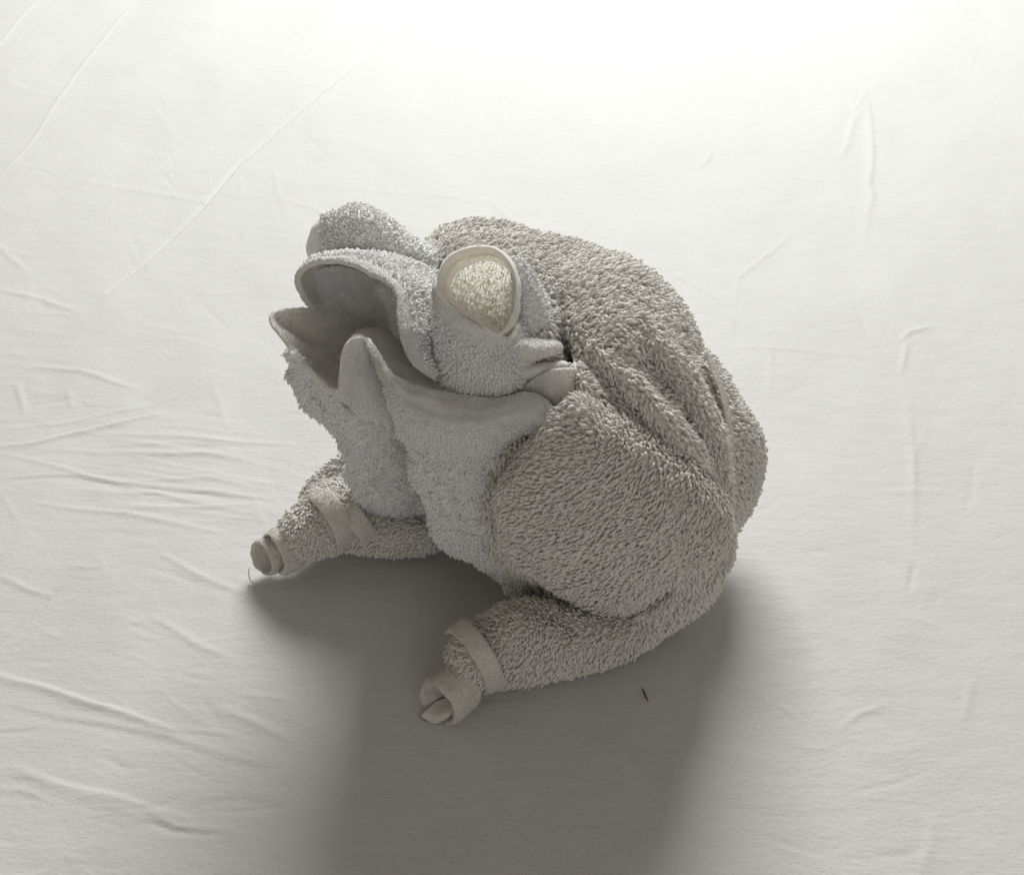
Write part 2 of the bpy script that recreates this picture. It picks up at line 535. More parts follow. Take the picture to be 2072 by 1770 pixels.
#SHEET
# ------------------------------------------------------------------ bed sheet
def bed_sheet():
    def axis(lo, hi, n, out_lo, out_hi):
        a = np.linspace(lo, hi, n)
        k = np.geomspace(.01, 1, 26)
        return np.concatenate([lo - (lo - out_lo) * k[::-1], a, hi + (out_hi - hi) * k])
    # rows follow the perspective so that each is about as tall in the picture
    yy = np.linspace(1800, -40, 540)
    ys = G(np.full(yy.shape, 1036.0), yy)[:, 1]
    k = np.geomspace(.01, 1, 22)
    ys = np.concatenate([(ys[0] - 4.0 * k)[::-1], ys, ys[-1] + 6.0 * k])
    xs = axis(-.72, .72, 660, -5.5, 5.5)
    X, Y = np.meshgrid(xs, ys)
    Z = np.zeros_like(X)
    p3 = np.stack([X, Y, np.zeros_like(X)], -1)
    # soft unevenness of the mattress cover
    Z += .0024 * fbm(p3 * np.array([9, 6, 1]) + 4, 2) + .0005 * fbm(p3 * np.array([30, 22, 1]) + 9, 2)
    # view coordinates of every vertex
    rel = p3 - CAM
    dep = rel @ FWD
    vx = 1036 + FPX * (rel @ RGT) / np.maximum(dep, .05)
    vy = 885 - FPX * (rel @ UPV) / np.maximum(dep, .05)
    def crease(pts, wd, h, mode='ridge', tp=.35):
        pts = np.array(pts, float)
        L = G(pts[:, 0], pts[:, 1])[:, :2]
        wm = .62 * wd * U
        lo, hi = L.min(0) - 5 * wm, L.max(0) + 5 * wm
        m = (X > lo[0]) & (X < hi[0]) & (Y > lo[1]) & (Y < hi[1])
        if not m.any():
            return
        xm, ym = X[m], Y[m]
        jt = wm * .5
        q = np.stack([xm / .03, ym / .03, np.zeros_like(xm)], -1)
        xm = xm + jt * vnoise(q); ym = ym + jt * vnoise(q + 7)
        d, t, sg = polydist(xm, ym, L)
        tap = np.clip(np.sin(np.clip(t, 0, 1) * math.pi), 0, 1) ** tp
        s = d * sg / wm
        if mode == 'ridge':
            prof = np.exp(-s ** 2)
        elif mode == 'fold':
            prof = 1.4 * s * np.exp(-s ** 2)
        else:   # soft pleat: sharp on one side, long slope on the other
            prof = np.where(s > 0, np.exp(-(s * 2.2) ** 2), np.exp(-(s * .6) ** 2))
        Z[m] += 1.15 * h * U * prof * tap
    C = [
        ([(892, -10), (800, 62), (640, 195), (560, 262), (480, 330), (400, 425), (300, 520), (215, 590)], 6, -8.0, 'pleat', .25),
        ([(262, 10), (215, 65), (150, 150), (60, 290), (0, 352)], 6, 2.4, 'ridge', .2),
        ([(70, 0), (30, 45), (-10, 95)], 6, 2.2, 'ridge', .2),
        ([(395, 262), (350, 305), (300, 345)], 5, 1.6, 'ridge', .5),
        ([(120, 355), (220, 372), (300, 385), (450, 410)], 6, 2.2, 'pleat', .5),
        ([(300, 375), (330, 350), (430, 342), (560, 355)], 7, 1.8, 'fold', .5),
        ([(325, 345), (345, 370), (350, 380)], 5, -2.2, 'ridge', .5),
        ([(-10, 155), (60, 180), (135, 200)], 8, 2.0, 'pleat', .5),
        ([(60, 330), (130, 352), (150, 345)], 8, 1.7, 'ridge', .5),
        ([(-10, 490), (20, 520), (58, 552)], 8, 2.2, 'ridge', .6),
        ([(-20, 580), (90, 605), (170, 630)], 8, 2.8, 'pleat', .4),
        ([(170, 630), (260, 575), (330, 545)], 6, 1.5, 'ridge', .5),
        ([(60, 735), (160, 745), (285, 782)], 7, 2.6, 'ridge', .5),
        ([(30, 765), (40, 800), (48, 830)], 7, 2.4, 'ridge', .6),
        ([(130, 780), (140, 800), (145, 820)], 7, 1.8, 'ridge', .6),
        ([(-20, 894), (60, 888), (180, 862), (330, 828)], 7, 3.2, 'pleat', .4),
        ([(0, 860), (120, 850), (300, 815), (420, 770)], 6, 1.6, 'ridge', .5),
        ([(-20, 965), (150, 955), (330, 985), (560, 1010)], 9, 2.2, 'fold', .5),
        ([(-10, 905), (200, 960), (380, 1010), (540, 1040)], 7, 1.7, 'ridge', .5),
        ([(60, 1010), (250, 1030), (460, 1075)], 8, 1.7, 'pleat', .5),
        ([(700, 300), (840, 304), (985, 310)], 5, 1.7, 'ridge', .4),
        ([(610, 370), (760, 385), (1000, 402)], 6, 1.6, 'pleat', .4),
        ([(560, 395), (660, 430), (760, 455)], 7, 1.4, 'ridge', .5),
        ([(980, 395), (1010, 420), (1045, 448)], 7, 2.2, 'ridge', .7),
        ([(870, 430), (1050, 455), (1260, 480)], 5, 1.6, 'ridge', .4),
        ([(1340, 540), (1400, 570), (1480, 622)], 6, 2.4, 'ridge', .5),
        ([(1480, 625), (1492, 560), (1560, 505), (1610, 460)], 6, 2.2, 'pleat', .5),
        ([(1478, 630), (1484, 660), (1480, 680)], 6, 2.0, 'ridge', .5),
        ([(1406, 342), (1428, 325), (1445, 296)], 7, 3.2, 'ridge', .9),
        ([(1440, 298), (1560, 303), (1700, 300)], 5, 1.0, 'ridge', .4),
        ([(1720, 190), (1730, 220), (1755, 175)], 7, 2.4, 'ridge', .6),
        ([(1700, 320), (1720, 260), (1745, 205)], 14, 2.8, 'pleat', .6),
        ([(1755, 190), (1768, 260), (1765, 400), (1750, 480)], 16, 2.6, 'pleat', .6),
        ([(1820, 690), (1840, 672), (1890, 655)], 7, 3.0, 'ridge', .7),
        ([(1838, 685), (1832, 720), (1825, 755)], 7, 3.0, 'ridge', .7),
        ([(1845, 800), (1855, 950), (1850, 1100)], 12, 1.6, 'pleat', .6),
        ([(1850, 1130), (1846, 1165), (1842, 1196)], 5, -3.0, 'ridge', .8),
        ([(1550, 660), (1560, 720), (1560, 800)], 9, 1.4, 'ridge', .6),
        ([(1480, 700), (1620, 705), (1720, 715)], 6, 1.2, 'ridge', .5),
        ([(1970, 1370), (1960, 1420), (1950, 1470)], 10, 1.4, 'ridge', .6),
        ([(1690, 1480), (1740, 1440), (1800, 1420)], 8, 1.4, 'ridge', .6),
        ([(1860, 1770), (1880, 1700), (1890, 1640)], 12, 1.8, 'pleat', .6),
        ([(120, 1183), (60, 1245), (-10, 1310)], 6, -4.0, 'ridge', .5),
        ([(290, 1112), (220, 1180), (130, 1280)], 9, 1.8, 'pleat', .5),
        ([(310, 1105), (400, 1160), (500, 1200)], 9, 1.7, 'ridge', .5),
        ([(-10, 1160), (50, 1185), (110, 1200)], 8, 1.7, 'ridge', .5),
        ([(-10, 1420), (120, 1450), (330, 1490), (560, 1560)], 12, 1.2, 'fold', .6),
        ([(-30, 1352), (90, 1385), (240, 1435), (365, 1478)], 10, 3.0, 'pleat', .35),
        ([(0, 1540), (180, 1600), (400, 1650)], 16, 2.2, 'pleat', .6),
        ([(430, 1420), (470, 1440), (600, 1500)], 12, 1.6, 'ridge', .6),
        ([(300, 1240), (400, 1300), (470, 1330)], 10, 1.6, 'ridge', .6),
        ([(290, 1640), (350, 1670), (450, 1680)], 10, 1.8, 'fold', .6),
        ([(1240, 1470), (1260, 1520), (1320, 1590)], 12, 2.2, 'ridge', .6),
        ([(1960, 160), (1975, 110), (2000, 80)], 9, 1.6, 'fold', .6),
    ]
    for c in C:
        crease(*c)
    r = np.random.default_rng(11)
    # many faint short wrinkles, mostly on the left where the linen is crumpled
    for k in range(230):
        if k < 150:
            x, y = r.uniform(-20, 760), r.uniform(60, 1150)
            a = r.choice([r.normal(.12, .12), r.normal(-.75, .2), r.normal(1.2, .3)], p=[.55, .3, .15])
        elif k < 190:
            x, y = r.uniform(-20, 560), r.uniform(1150, 1770); a = r.normal(.3, .3)
        else:
            x, y = r.uniform(1000, 2072), r.uniform(20, 1770); a = r.normal(-.3, .9)
        ln = r.uniform(50, 190)
        b = r.normal(0, .12) * ln
        dx, dy = math.cos(a) * ln, math.sin(a) * ln * .75
        crease([(x - dx / 2, y - dy / 2), (x + b * .3, y + b * .5), (x + dx / 2, y + dy / 2)], r.uniform(5, 11), r.uniform(.35, 1.1) * r.choice([1, 1, -1]), ['ridge', 'pleat', 'fold'][r.integers(0, 3)], .6)
    # long fine pulls fanning towards the far foot
    for k in range(26):
        a = r.uniform(-.12, .42)
        x1, y1 = r.uniform(420, 640), r.uniform(880, 1060)
        x0 = r.uniform(60, 300); y0 = y1 - (x1 - x0) * math.tan(a) * .5
        crease([(x0, y0), ((x0 + x1) / 2, (y0 + y1) / 2 + r.uniform(-8, 8)), (x1, y1)], r.uniform(5, 9), r.uniform(.5, 1.3), 'ridge', .6)
    P = np.stack([X, Y, Z - .0022], -1)
    # the linen lies flat where the towels press on it
    d = np.hypot((X - .02) / .19, (Y + .05) / .15)
    P[..., 2] = np.where(P[..., 2] > -.0002, -.0002 + (P[..., 2] + .0002) * np.clip(d - .8, 0, 1), P[..., 2])
    m = bpy.data.materials.new('white_cotton_sateen')
    m.use_nodes = True
    nt = m.node_tree; n, l = nt.nodes, nt.links
    pb = n['Principled BSDF']
    pb.inputs['Base Color'].default_value = (.61, .605, .59, 1)
    pb.inputs['Roughness'].default_value = .6
    pb.inputs['Specular IOR Level'].default_value = .22
    pb.inputs['Sheen Weight'].default_value = .15
    pb.inputs['Sheen Roughness'].default_value = .4
    tc = n.new('ShaderNodeTexCoord')
    def nz(scale, detail, st=(1, 1, 1), rough=.55):
        mp = n.new('ShaderNodeMapping'); mp.inputs['Scale'].default_value = st
        l.new(tc.outputs['Object'], mp.inputs['Vector'])
        t = n.new('ShaderNodeTexNoise'); t.inputs['Scale'].default_value = scale; t.inputs['Detail'].default_value = detail; t.inputs['Roughness'].default_value = rough
        l.new(mp.outputs[0], t.inputs['Vector'])
        return t
    a = nz(300, 4, (.7, 1.3, 1), .65); b = nz(60, 5, (.5, 1.3, 1)); c = nz(1500, 2, (1, 1, 1))
    prev = None
    for t, st, ds in ((b, .17, .005), (a, .42, .0012), (c, .35, .0003)):
        bp = n.new('ShaderNodeBump'); bp.inputs['Strength'].default_value = st; bp.inputs['Distance'].default_value = ds
        l.new(t.outputs['Fac'], bp.inputs['Height'])
        if prev:
            l.new(prev.outputs['Normal'], bp.inputs['Normal'])
        prev = bp
    l.new(prev.outputs['Normal'], pb.inputs['Normal'])
    nv, nu = X.shape
    o = mesh_obj('bed_sheet', P.reshape(-1, 3), grid_faces(nv, nu), m)
    o['kind'] = 'structure'
    o['label'] = 'white creased cotton bed sheet under the towel animal'
bed_sheet()

#BODY
# ------------------------------------------------------------------ body towel
body = empty('bath_towel', G(1250.0, 1150.0), 'larger cream-grey terry towel rolled into the back, thighs and feet of a sitting frog', 'towel')
LS, CELL = 11.6, 4.9
def lay_dir(f):
    """lay direction given in view directions as a function of view position"""
    def g(p):
        rel = p - CAM
        dep = rel @ FWD
        x = 1036 + FPX * (rel @ RGT) / dep; y = 885 - FPX * (rel @ UPV) / dep
        dx, dy = f(x, y)
        return dx[:, None] * RGT - dy[:, None] * UPV
    return g
o, P, N = blob('back', [(862, 520), (885, 478), (930, 463), (1000, 459), (1100, 481), (1200, 507), (1290, 537), (1340, 577), (1380, 632), (1410, 702), (1442, 762), (1468, 850), (1477, 950), (1470, 1020), (1430, 1120), (1300, 1200), (1100, 1180), (960, 1080), (900, 900), (880, 700)],
    (1180, 800), 405, (.04, .03), 282, 260, M_BODY, body, nth=240, nph=110, amp=6, nsize=70, seed=1, shear=(-60, 60),
    creases=[([(1165, 770), (1215, 845), (1290, 900), (1375, 935)], 13, 60),
             ([(1240, 770), (1310, 830), (1370, 890), (1395, 960)], 10, 45),
             ([(1300, 740), (1370, 810), (1420, 890), (1440, 985)], 9, 26),
             ([(1130, 690), (1190, 770), (1200, 830)], 14, 20),
             ([(1120, 600), (1150, 700), (1160, 770)], 14, 18),
             ([(1135, 680), (1158, 740), (1168, 790), (1165, 850)], 18, 130)],
    bumps=[(1060, 520, 160, 60, 20), (1290, 650, 110, 110, 35), (1270, 860, 50, 40, 14), (1360, 830, 35, 80, 16)])
def lay_back(x, y):
    a = np.clip((y - 560) / 350, 0, 1)
    return (1 - a) * .9 + a * .55, (1 - a) * .0 + a * .8
scatter(P, N, True, LS, CELL, lay_dir(lay_back), M_BODY, o, seed=2, jitter=.75, stand=.12)
# long soft folds running down from behind the head
for k, (path, sd) in enumerate([
        ([(1160, 730, 680, 10, 20), (1190, 790, 686, 20, 32), (1230, 860, 683, 28, 36), (1290, 915, 668, 32, 36), (1350, 960, 645, 32, 36), (1410, 1010, 615, 32, 34), (1455, 1070, 570, 24, 28)], 3),
        ([(1190, 680, 668, 10, 20), (1240, 745, 676, 18, 30), (1300, 810, 670, 26, 34), (1360, 880, 653, 34, 38), (1400, 950, 623, 34, 38), (1430, 1030, 578, 26, 32)], 4),
        ([(1270, 620, 625, 10, 18), (1330, 700, 628, 18, 28), (1385, 780, 613, 28, 34), (1425, 870, 593, 33, 38), (1447, 960, 558, 28, 36), (1450, 1040, 518, 20, 26)], 5)]):
    o, P, N = tube('back_fold', path, M_BODY, body, amp=3, seed=sd, nth=56)
    scatter(P, N, True, LS * .9, CELL, (.55, .8), M_BODY, o, seed=sd + 10, jitter=.7, back=.25)
# outermost layer at the rump
o, P, N = blob('rump_layer', [(1405, 700), (1432, 718), (1465, 765), (1500, 820), (1526, 865), (1536, 905), (1534, 960), (1520, 1010), (1490, 1062), (1440, 1110), (1380, 1090), (1390, 950), (1410, 820), (1400, 740)],
    (1450, 920), 400, (-.3, -.1), 90, 160, M_BODY, body, nth=130, nph=60, amp=4, seed=7)
scatter(P, N, True, LS, CELL, (.7, .55), M_BODY, o, seed=8, jitter=.6)
# its plain selvedge
band('hem_band', [((1424, 712, 545), (1430, 708, 505)), ((1452, 785, 545), (1461, 780, 505)), ((1470, 850, 535), (1478, 846, 495)), ((1476, 920, 520), (1484, 918, 480)), ((1473, 990, 495), (1480, 990, 455))], None, M_BODYH, body, thick=2.6, bulge=1)

# near thigh: a rolled cushion, upper coil over lower coil
o, P, N = blob('thigh_coil', [(1085, 1160), (1010, 1130), (1000, 1060), (1060, 950), (1150, 870), (1260, 890), (1400, 970), (1462, 1030), (1480, 1075), (1474, 1140), (1450, 1190), (1410, 1238), (1335, 1280), (1250, 1292), (1150, 1262)],
    (1250, 1080), 500, (.0, -.42), 96, 120, M_BODY, body, nth=220, nph=90, amp=4, seed=11,
    creases=[([(985, 1040), (1010, 1110), (1055, 1160), (1120, 1205), (1195, 1243), (1262, 1250), (1315, 1222), (1360, 1190)], 11, 60)])
scatter(P, N, True, LS * .85, CELL, (.1, .9), M_BODY, o, seed=12, jitter=.7)
o, P, N = blob('thigh', [(1138, 822), (1160, 806), (1185, 808), (1230, 838), (1300, 878), (1370, 922), (1425, 968), (1462, 1015), (1472, 1070), (1455, 1120), (1400, 1160), (1320, 1195), (1270, 1235), (1225, 1238), (1180, 1222), (1120, 1188), (1062, 1142), (1020, 1085), (1010, 1010), (1035, 955), (1080, 890), (1110, 845)],
    (1230, 1040), 592, (-.02, -.58), 118, 110, M_BODY, body, nth=220, nph=90, amp=5, nsize=60, seed=13,
    creases=[([(1310, 1190), (1290, 1215), (1250, 1228), (1200, 1222)], 9, 10), ([(1060, 1150), (1050, 1090), (1060, 1060)], 10, 14)],
    bumps=[(1150, 850, 50, 40, -14)])
def lay_thigh(x, y):
    a = np.clip((x - 1050) / 350, 0, 1)
    dx = -.9 + 0 * x; dy = .15 + .55 * a - .0 * y
    b = np.clip((1010 + 60 - x) / 60, 0, 1)
    return dx, dy * (1 - b) + b * .8
scatter(P, N, True, LS * .84, CELL * .93, lay_dir(lay_thigh), M_BODY, o, seed=14, jitter=.42)

# filler added under the body to block window light leaking between the legs
o, P, N = blob('belly_light_block', [(790, 900), (850, 800), (1000, 780), (1150, 860), (1180, 1000), (1140, 1130), (1060, 1150), (980, 1120), (900, 1085), (820, 1070), (790, 1000)], (990, 960), 300, (.0, -.75), 90, 220, M_BODY, body, nth=110, nph=44, amp=4, seed=17)
scatter(P, N, True, LS, CELL * 1.1, (-.3, .8), M_BODY, o, seed=18, jitter=.8, back=.0)

# near lower leg and foot
qa = qg
o, P, N = tube('foot', [(1400, 1215, qa(1215) + 70, 30, 50), (1320, 1256, qa(1256) + 64, 36, 54), (1225, 1288, qa(1288) + 70, 54, 62), (1140, 1298, qa(1298) + 80, 70, 72), (1060, 1300, qa(1300) + 88, 80, 72), (1005, 1318, qa(1318) + 84, 70, 66), (960, 1340, qa(1340) + 76, 60, 58), (925, 1365, qa(1365) + 70, 52, 50)],
    M_BODY, body, amp=4, seed=21, ends=(True, True), creases=[([(1030, 1235), (1100, 1245), (1160, 1280)], 9, 16)])
scatter(P, N, True, LS * .85, CELL * .95, (-.6, .75), M_BODY, o, seed=22, jitter=.8)
near_foot = o
# woven bands round the foot
def arc_band(name, c, ang, ra, rb, q, w1, parent, mat=M_BODYH, a0=-100, a1=100, thick=5, dq=60, seed=0, bulge=3, sc2=1.0):
    """strip crossing the visible side of a roll; c centre of roll, ang = direction of the roll axis on the view"""
    ca, sa = math.cos(math.radians(ang)), math.sin(math.radians(ang))
    pts = []
    for k in range(13):
        t = math.radians(a0 + (a1 - a0) * k / 12)
        off = rb * math.cos(t)              # bow of the strip along the axis
        lat = ra * math.sin(t)
        z = q + dq * math.cos(t)
        e = []
        for wv, scl in ((0, 1), (w1, sc2)):
            al = off * .45 + wv
            x = c[0] + al * ca - lat * sa * scl
            y = c[1] + al * sa + lat * ca * scl
            e.append((x, y, z))
        pts.append(e)
    return band(name, pts, None, mat, parent, thick, 70, seed, bulge)
arc_band('hem_band', (942, 1342), -32, 72, 40, qa(1340) + 80, 42, near_foot, dq=72, seed=1, sc2=1.07, thick=7)
# hollow toe: a short sleeve open at the front
def sleeve(name, rings, mat, parent, nth=72, seed=0, amp=2.6, n=70):
    """rings: (x, y, q, radius across, lean along the axis, radius in depth, axis angle pointing back up the leg) from inside out"""
    R = crn(np.array(rings, float), n)
    th = np.linspace(0, 2 * math.pi, nth, endpoint=False)
    a = np.radians(R[:, 6])[:, None]
    al = R[:, 4:5] * np.sin(th); ac = R[:, 3:4] * np.cos(th)
    X = R[:, 0:1] + al * np.cos(a) + ac * np.sin(a)
    Y = R[:, 1:2] - al * np.sin(a) + ac * np.cos(a)
    Q = R[:, 2:3] + R[:, 5:6] * np.sin(th)
    P = W(np.stack([X, Y, Q], -1))
    N = gnormals(P, True)
    P = add_world_noise(P, N, amp, 22, seed)
    P = clampz(P)
    N = gnormals(P, True)
    cs = P.mean(1, keepdims=True)
    if ((P - cs) * N)[len(P) * 2 // 3:].sum(-1).mean() < 0:
        N = -N
    ob = mesh_obj(name, P.reshape(-1, 3), grid_faces(len(R), nth, True), mat, parent)
    nap(P, N, True, ob, mat, seed + 500)
    return ob, P, N
q0 = qa(1440)
def toe(cx, cy, cq, rx, ra, rd, ang, back, seed, parent):
    ca, sa = math.cos(math.radians(ang)), math.sin(math.radians(ang))
    def r(d, k, kq=1.0, dq=0):
        return (cx + ca * d, cy - sa * d, cq + dq - d * .35, rx * k, ra * k, rd * k * kq, ang)
    return sleeve('toe_sleeve', [r(back, .15), r(back * .8, .6), r(back * .4, .76), r(8, .82), r(0, .86), r(-3, .92), r(0, .98), r(6, 1.02), r(back * .3, 1.04), r(back * .7, 1.03), r(back * .98, .99), r(back, .9), r(back, .7)], M_BODYH, parent, seed=seed)
toe(888, 1424, q0 + 34, 50, 27, 40, 38, 62, 31, near_foot)
cloth('toe_tongue', [
    [(850, 1448, q0 + 2), (858, 1440, q0 + 12), (880, 1420, q0 + 2)],
    [(866, 1468, q0 + 0), (880, 1450, q0 + 18), (905, 1412, q0 + 2)],
    [(902, 1460, q0 + 6), (908, 1442, q0 + 26), (926, 1404, q0 + 6)],
    [(934, 1434, q0 + 18), (934, 1420, q0 + 28), (940, 1402, q0 + 10)]], M_BODYH, near_foot, nu=70, nv=30, thick=5, bead=.3, seed=33)

# far leg
o, P, N = tube('foot', [(900, 1070, qa(1100) + 60, 30, 40), (850, 1080, qa(1110) + 62, 38, 48), (780, 1075, qa(1110) + 62, 45, 55), (740, 1060, qa(1110) + 66, 60, 60), (690, 1040, qa(1110) + 74, 68, 66), (650, 1062, qa(1120) + 72, 62, 60), (610, 1085, qa(1130) + 68, 50, 52), (580, 1105, qa(1140) + 62, 42, 44)], M_BODY, body, amp=3, seed=41)
scatter(P, N, True, LS * .8, CELL * .95, (-.5, .7), M_BODY, o, seed=42, jitter=.8)
far_foot = o
o, P, N = blob('thigh', [(700, 915), (665, 945), (625, 985), (615, 1010), (640, 1050), (720, 1090), (800, 1100), (880, 1060), (900, 950), (860, 850), (760, 860)],
    (770, 990), 200, (.0, -.5), 70, 120, M_BODY, body, nth=120, nph=50, amp=3, seed=43)
scatter(P, N, True, LS * .85, CELL, (-.5, .7), M_BODY, o, seed=44, jitter=.7)
arc_band('hem_band', (648, 1062), -30, 62, 36, qa(1110) + 92, 44, far_foot, dq=66, seed=2, thick=6)
arc_band('hem_band', (702, 1066), -38, 54, 10, qa(1110) + 86, 40, far_foot, dq=66, seed=3, thick=5, a0=-60, a1=100)
q1 = qa(1165)
toe(556, 1120, q1 + 42, 46, 15, 38, 24, 44, 35, far_foot)
toe(532, 1129, q1 + 30, 37, 19, 26, 22, 40, 36, far_foot)
strand('loose_thread', W([(505, 1146, q1 + 18), (503, 1158, q1 + 14), (506, 1172, q1 + 9), (516, 1184, q1 + 18), (522, 1187, q1 + 21)]), 1.1, M_BODYH, far_foot)

#HEAD
# ------------------------------------------------------------------ head towel
head = empty('hand_towel', G(900.0, 1150.0), 'smaller whiter towel pleated into the frog head, with two rolled eyes and open frilled mouth', 'towel')
FS, FC = 6.0, 3.5
def fuzz(P, N, wrap, parent, seed, lay=(.1, .9), mask=None, mat=None, s=1.0, jit=1.1, cell=1.0, stand=0.05):
    return scatter(P, N, wrap, FS * s, FC * cell, lay, mat or M_HEAD, parent, mask=mask, jitter=jit, templ=FUZZ, back=.12, seed=seed, stand=stand, lift=-.9)
# hanging lobes below the mouth
o, P, N = blob('chin_lobe', [(585, 712), (584, 740), (602, 790), (640, 842), (688, 890), (700, 925), (706, 985), (722, 1035), (750, 1062), (790, 1068), (862, 1050), (900, 1000), (900, 900), (850, 800), (780, 770), (720, 800), (670, 780), (620, 730)],
    (765, 900), 430, (-.25, -.85), 60, 60, M_HEAD, head, nth=240, nph=110, amp=6, nsize=35, seed=51, amp2=4.0,
    creases=[([(620, 770), (660, 830), (700, 900)], 10, 24)])
fuzz(P, N, True, o, 52, s=1.45, cell=1.25)
o, P, N = blob('chin_lobe', [(800, 800), (814, 850), (828, 900), (835, 945), (855, 1000), (872, 1060), (890, 1100), (935, 1130), (985, 1155), (1030, 1190), (1075, 1200), (1100, 1150), (1060, 1060), (1030, 1000), (1050, 940), (1090, 880), (1105, 845), (1040, 810), (900, 790)],
    (950, 950), 558, (.02, -.74), 58, 110, M_HEAD, head, nth=300, nph=120, amp=7, nsize=38, seed=53, amp2=4.0,
    creases=[([(880, 880), (960, 900), (1040, 910)], 22, 22), ([(860, 990), (940, 1008), (1015, 1000)], 9, 10), ([(880, 1030), (960, 1050), (1020, 1040)], 9, 15), ([(885, 1062), (960, 1080), (1030, 1070)], 8, 13), ([(900, 1098), (960, 1108), (1040, 1100)], 8, 12), ([(820, 860), (850, 900), (860, 960)], 12, 10)])
fuzz(P, N, True, o, 54, s=1.45, cell=1.25)
# inner mouth
o, P, N, B = cloth('mouth_lining', [
    [(612, 560, 520), (625, 600, 500), (650, 640, 480), (700, 690, 470)],
    [(680, 540, 520), (690, 590, 470), (710, 640, 450), (730, 700, 450)],
    [(760, 565, 540), (760, 600, 490), (765, 650, 460), (770, 710, 450)],
    [(810, 590, 580), (805, 640, 540), (805, 690, 510), (810, 750, 500)],
    [(850, 620, 600), (850, 680, 570), (850, 730, 550), (855, 790, 560)]], M_HEAD, head, nu=90, nv=50, seed=60, thick=5)
fuzz(P, N, False, o, 61, lay=(-.8, .3))
# far lower lip: flaring scoop
o, P, N, B = cloth('lip', [
    [(645, 628, 535), (700, 640, 495), (750, 645, 470)],
    [(600, 624, 560), (665, 655, 505), (760, 665, 465)],
    [(560, 627, 585), (640, 672, 515), (765, 690, 460)],
    [(543, 643, 600), (630, 690, 525), (765, 705, 455)],
    [(565, 680, 615), (640, 710, 540), (765, 720, 455)],
    [(600, 723, 632), (655, 735, 555), (765, 735, 460)],
    [(635, 765, 645), (675, 755, 570), (765, 745, 470)],
    [(665, 792, 655), (692, 770, 585), (770, 752, 480)],
    [(690, 800, 662), (705, 775, 600), (775, 758, 490)]], M_HEADH, head, nu=140, nv=50, seed=62, thick=5.5, bead=.3,
    flute=lambda u, v: 2.0 * np.sin(v * 40) * np.exp(-(v * 3) ** 2))
fuzz(P, N, False, o, 63, lay=(-.8, .3), mask=lambda u, v, a: np.clip((v - .45) * 3, 0, 1))
far_lip = o
# near lower lip: a pleat, then the long rim to the corner of the mouth
o, P, N, B = cloth('lip', [
    [(668, 796, 655), (684, 806, 640), (705, 818, 600), (725, 835, 550)],
    [(688, 794, 668), (698, 802, 655), (715, 818, 615), (735, 840, 555)],
    [(687, 755, 676), (700, 778, 668), (722, 808, 625), (745, 845, 560)],
    [(691, 716, 682), (708, 755, 672), (732, 800, 630), (755, 848, 565)],
    [(704, 690, 684), (722, 738, 668), (746, 795, 632), (768, 850, 565)],
    [(732, 680, 680), (748, 730, 655), (766, 792, 622), (785, 855, 560)],
    [(756, 696, 655), (768, 738, 635), (784, 800, 605), (800, 860, 550)],
    [(772, 715, 620), (788, 752, 605), (800, 810, 585), (815, 865, 540)]], M_HEADH, head, nu=150, nv=60, seed=64, thick=5.5, bead=.35)
fuzz(P, N, False, o, 65, mask=lambda u, v, a: np.clip((v - .72) * 4, 0, 1))
o, P, N, B = cloth('lip', [
    [(738, 684, 668), (768, 752, 668), (792, 812, 655), (808, 880, 610)],
    [(744, 684, 684), (777, 752, 692), (801, 818, 680), (820, 890, 630)],
    [(748, 696, 694), (785, 760, 706), (808, 822, 694), (828, 895, 636)],
    [(762, 718, 698), (795, 772, 712), (818, 828, 702), (840, 900, 640)],
    [(790, 758, 700), (812, 798, 716), (832, 845, 708), (852, 905, 645)],
    [(845, 783, 702), (848, 820, 720), (855, 862, 710), (868, 908, 645)],
    [(900, 797, 706), (896, 838, 728), (896, 875, 716), (905, 925, 640)],
    [(1000, 806, 704), (985, 845, 728), (975, 885, 712), (970, 930, 635)],
    [(1068, 796, 698), (1050, 835, 714), (1035, 868, 695), (1020, 905, 625)],
    [(1108, 812, 708), (1082, 842, 712), (1060, 864, 688), (1040, 890, 615)],
    [(1143, 855, 740), (1108, 860, 718), (1080, 872, 680), (1060, 884, 610)]], M_HEADH, head, nu=240, nv=60, seed=66, thick=5.5, bead=.35,
    flute=lambda u, v: 1.6 * np.sin(v * 24 + 6 * u) * np.exp(-((v - .45) * 3) ** 2))
fuzz(P, N, False, o, 67, mask=lambda u, v, a: np.clip((v - .42) * 3, 0, 1))
def rim_fuzz(P, N, parent, seed, w=.10):
    return scatter(P, N, False, 3.4, 2.0, (.2, -.8), M_HEAD, parent, mask=lambda u, v, a: (v < w) * 1.0, jitter=1.4, templ=FUZZ, back=1, seed=seed, stand=.3, lift=-.3)
rim_fuzz(P, N, o, 167)
# inside face of the near lip
o, P, N, B = cloth('lip_lining', [
    [(700, 700, 674), (712, 682, 600), (725, 670, 520)],
    [(728, 686, 676), (748, 672, 600), (770, 668, 520)],
    [(756, 714, 676), (782, 690, 610), (800, 680, 540)],
    [(786, 754, 680), (806, 728, 630), (818, 705, 560)],
    [(845, 782, 692), (850, 762, 650), (850, 735, 590)],
    [(900, 798, 700), (895, 782, 670), (890, 760, 620)],
    [(1000, 808, 700), (985, 795, 680), (970, 780, 640)],
    [(1068, 798, 684), (1050, 785, 665), (1040, 770, 640)]], M_HEADH, head, nu=120, nv=30, seed=66, thick=5)
